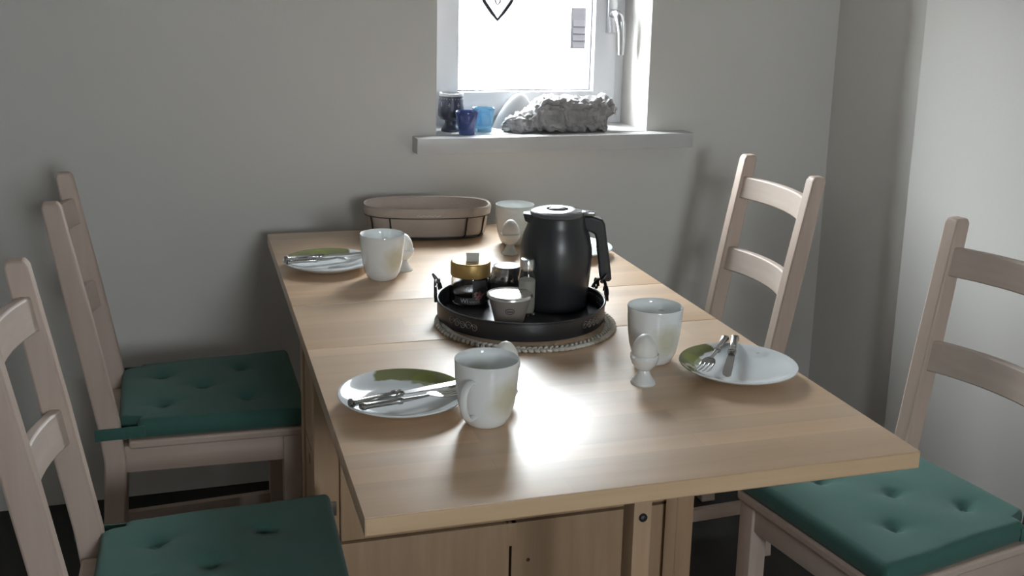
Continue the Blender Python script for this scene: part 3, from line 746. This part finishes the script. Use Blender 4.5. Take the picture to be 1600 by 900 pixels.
# ---------------------------------------------------------------- bread basket
bk = thing('bread_basket', 'oval bread basket with a taupe cloth liner and thin wire frame', 'basket', (.395, 1.445, ZT), math.radians(-9))
def oval(a, b, t, e=2.6):
    c, s = math.cos(t), math.sin(t); return math.copysign(abs(c) ** (2 / e), c) * a, math.copysign(abs(s) ** (2 / e), s) * b
def loft(levels, n=64, cap_first=True, cap_last=False, e=2.6):
    V, F = [], []
    for a, b, z in levels:
        for i in range(n):
            x, y = oval(a, b, 2 * math.pi * i / n, e); V.append(Vector((x, y, z)))
    for k in range(len(levels) - 1):
        for i in range(n): F.append((k * n + i, k * n + (i + 1) % n, (k + 1) * n + (i + 1) % n, (k + 1) * n + i))
    if cap_first: F.append(tuple(range(n))[::-1])
    if cap_last: F.append(tuple(range((len(levels) - 1) * n, len(levels) * n)))
    return V, F
mesh('liner', loft([(.140, .066, .004), (.149, .075, .010), (.154, .080, .040), (.157, .083, .074), (.154, .080, .078), (.147, .073, .042), (.140, .066, .014), (.12, .05, .010), (.01, .005, .010)], cap_last=True), M['liner'], bk)
cu = mesh('liner_cuff', loft([(.159, .085, .058), (.1615, .0875, .060), (.1635, .0895, .072), (.163, .089, .079), (.160, .086, .0825), (.156, .082, .080), (.155, .081, .070)], cap_first=False), M['liner'], bk)
em = [(-.030 + .005 * i, -.0905 + .0006, .066 + .0018 * math.sin(i * 2.3)) for i in range(13)]
em = [(x, -(.0905), z) for x, y, z in em]
mesh('cuff_embroidery', tube(em, .0008, 5), M['cream'], cu)
wl = []
for a, b, z, r in ((.142, .068, .003, .0022), (.1595, .0855, .058, .0016)):
    wl.append(tube([(*oval(a, b, 2 * math.pi * i / 72), z) for i in range(72)], r, 8, True))
fw = mesh('wire_frame', join(*wl), M['wire'], bk)
for t in (-2.62, -2.12, -1.02, -.52, .52, 1.02, 2.12, 2.62):
    P = []
    for a, b, z in ((.142, .068, .003), (.1515, .0775, .012), (.154, .080, .026), (.1562, .0822, .042), (.1595, .0855, .058)):
        P.append((*oval(a, b, t), z))
    mesh('wire_rib', tube(P, .0020, 8), M['wire'], bk)

# ---------------------------------------------------------------- window sill things
ZSL = .961
def onsill(s, d): v = WP(s, d, ZSL); return (v.x, v.y, v.z)
p1 = thing('goblet_vase', 'dark slate goblet shaped candle holder with pale rim on the sill corner', 'candle holder', onsill(.529, -.075))
mesh('goblet_bowl', lathe([(.016, .030), (.030, .036), (.0365, .045), (.0365, .060), (.0345, .085), (.0335, .102), (.032, .102), (.032, .085), (.033, .060), (.030, .048), (0, .042)], 40), M['potdark'], p1, True, ang=60)
mesh('goblet_foot', lathe([(0, 0), (.026, 0), (.0275, .003), (.026, .008), (.0185, .016), (.0165, .024), (.018, .034), (0, .034)], 40), M['potdark'], p1, True, ang=60)
mesh('goblet_rim', lathe([(.0315, .100), (.0340, .100), (.0350, .103), (.0345, .1075), (.032, .108), (.0312, .104)], 40), M['shell'], p1)
dots = []
for k in range(26):
    a = 2 * math.pi * k / 26; dots.append(sphere(.0014, (.0342 * math.cos(a), .0342 * math.sin(a), .0925), seg=6, rings=4))
    if k % 3 == 0:
        for j in range(4):
            b = a + .05 * math.cos(j * 1.57); dots.append(sphere(.0014, (.0352 * math.cos(b), .0352 * math.sin(b), .076 + .004 * math.sin(j * 1.57)), seg=6, rings=4))
mesh('dotted_pattern', join(*dots), M['shell'], p1)
b1 = mesh('glass_bowl', lathe([(0, 0), (.0215, 0), (.0225, .003), (.0225, .012), (.027, .030), (.0315, .050), (.0335, .062), (.0328, .0635), (.0310, .062), (.0290, .050), (.0240, .030), (.0195, .014), (0, .010)], 44), M['bluebowl'], None, True, onsill(.558, -.012), 0, 50)
tag(b1, 'violet blue glass bowl in front of the goblet on the sill', 'bowl')
b2 = mesh('glass_tumbler', lathe([(0, 0), (.0235, 0), (.0245, .003), (.0275, .030), (.0315, .060), (.0325, .066), (.0315, .0672), (.0298, .066), (.0255, .030), (.0225, .010), (0, .008)], 44), M['blueglass'], None, True, onsill(.618, -.055), 0, 50)
tag(b2, 'pale sky blue glass tumbler on the sill beside the violet bowl', 'tumbler')
# frosted shell: half dome standing on edge
sv = xf(sphere(1, (0, 0, 0), (.062, .030, .100), 28, 20), Matrix.Identity(4))
V = []
for v in sv[0]:
    z = max(v.z, 0) if v.z > -.0001 else 0
    k = 1 - .25 * (z / .1)
    V.append(Vector((v.x * k + .020 * (z / .1), v.y, z)))
o = mesh('frosted_shell', (V, sv[1]), M['shell'], None, True, onsill(.728, -.124), PHI, 60)
tag(o, 'smooth frosted white arched shell leaning behind the driftwood on the sill', 'shell')
# driftwood: rough log built from a displaced loft
import mathutils.noise as mn
def driftwood():
    V, F = [], []; nx, ns_ = 120, 64
    prof = [(0, .004, .030), (.02, .030, .046), (.05, .036, .058), (.075, .034, .050), (.09, .044, .075), (.11, .052, .100), (.14, .054, .104), (.20, .052, .098), (.25, .050, .092), (.30, .046, .094), (.325, .034, .086), (.345, .010, .060)]
    def interp(x):
        for (a, r0, h0), (b, r1, h1) in zip(prof, prof[1:]):
            if a <= x <= b:
                t = (x - a) / (b - a); return r0 + (r1 - r0) * t, h0 + (h1 - h0) * t
        return prof[-1][1:]
    for i in range(nx + 1):
        x = .345 * i / nx; hw, h = interp(x)
        for k in range(ns_):
            a = 2 * math.pi * k / ns_; c, s = math.cos(a), math.sin(a)
            y = math.copysign(abs(c) ** .7, c) * hw; z = h / 2 + math.copysign(abs(s) ** .55, s) * h / 2
            if x > .29 and z < .05: x2 = x - (x - .29) * .55
            else: x2 = x
            p = Vector((x2, y, z))
            nz = (abs(mn.noise(Vector((x * 42, y * 45, z * 70)))) - .25) * .022 + mn.noise(Vector((x * 16, y * 20 + 4, z * 26))) * .014 - abs(mn.noise(Vector((x * 70, y * 60, z * 150 + 7)))) * .010
            nn = Vector((0, c, s)); p += nn * nz
            p.x += mn.noise(Vector((x * 50 + 9, y * 70, z * 90))) * .006
            p.z = max(p.z, 0); V.append(p)
    for i in range(nx):
        for k in range(ns_): F.append((i * ns_ + k, i * ns_ + (k + 1) % ns_, (i + 1) * ns_ + (k + 1) % ns_, (i + 1) * ns_ + k))
    F.append(tuple(range(ns_))[::-1]); F.append(tuple(nx * ns_ + k for k in range(ns_)))
    return V, F
o = mesh('driftwood_log', driftwood(), M['stone'], None, True, onsill(.668, -.040), PHI, 28)
tag(o, 'pale grey gnarled driftwood log lying on the window sill', 'driftwood')
# leaded ornament hanging before the pane
oc = WP(.683, -.152, 1.268)
orn = thing('window_ornament', 'leaded heart shaped ornament hanging by a thread in front of the pane', 'ornament', oc, PHI)
def heart(sc, z0):
    P = []
    half = [(0, 0), (.018, .021), (.038, .048), (.054, .078), (.060, .104), (.052, .124), (.034, .132), (.015, .124), (0, .106)]
    for x, z in half: P.append((x * sc, 0, z0 + z * sc))
    for x, z in half[-2:0:-1]: P.append((-x * sc, 0, z0 + z * sc))
    return P
mesh('outer_lead', tube(heart(1, 0), .0055, 8, True, up=(0, 1, 0)), M['lead'], orn)
dr = [(0, 0, .042), (.006, 0, .049), (.0078, 0, .056), (.006, 0, .063), (.002, 0, .072), (0, 0, .080), (-.002, 0, .072), (-.006, 0, .063), (-.0078, 0, .056), (-.006, 0, .049)]
mesh('inner_drop', tube(dr, .0024, 6, True, up=(0, 1, 0)), M['lead'], orn)
mesh('thread', tube([(0, 0, .079), (0, 0, .102), (0, -.0, .20), (0, .012, Z1 - .07 - 1.268)], .0006, 6), M['thread'], orn)
# heart shaped pane held by the lead
hv = heart(.985, .001); V = [Vector((x, y, z)) for y in (-.001, .001) for x, _, z in hv]; n = len(hv)
mesh('ornament_glass', (V, [tuple(range(n)), tuple(range(n, 2 * n))[::-1]] + [(i, (i + 1) % n, n + (i + 1) % n, n + i) for i in range(n)]), M['pane'], orn, False)
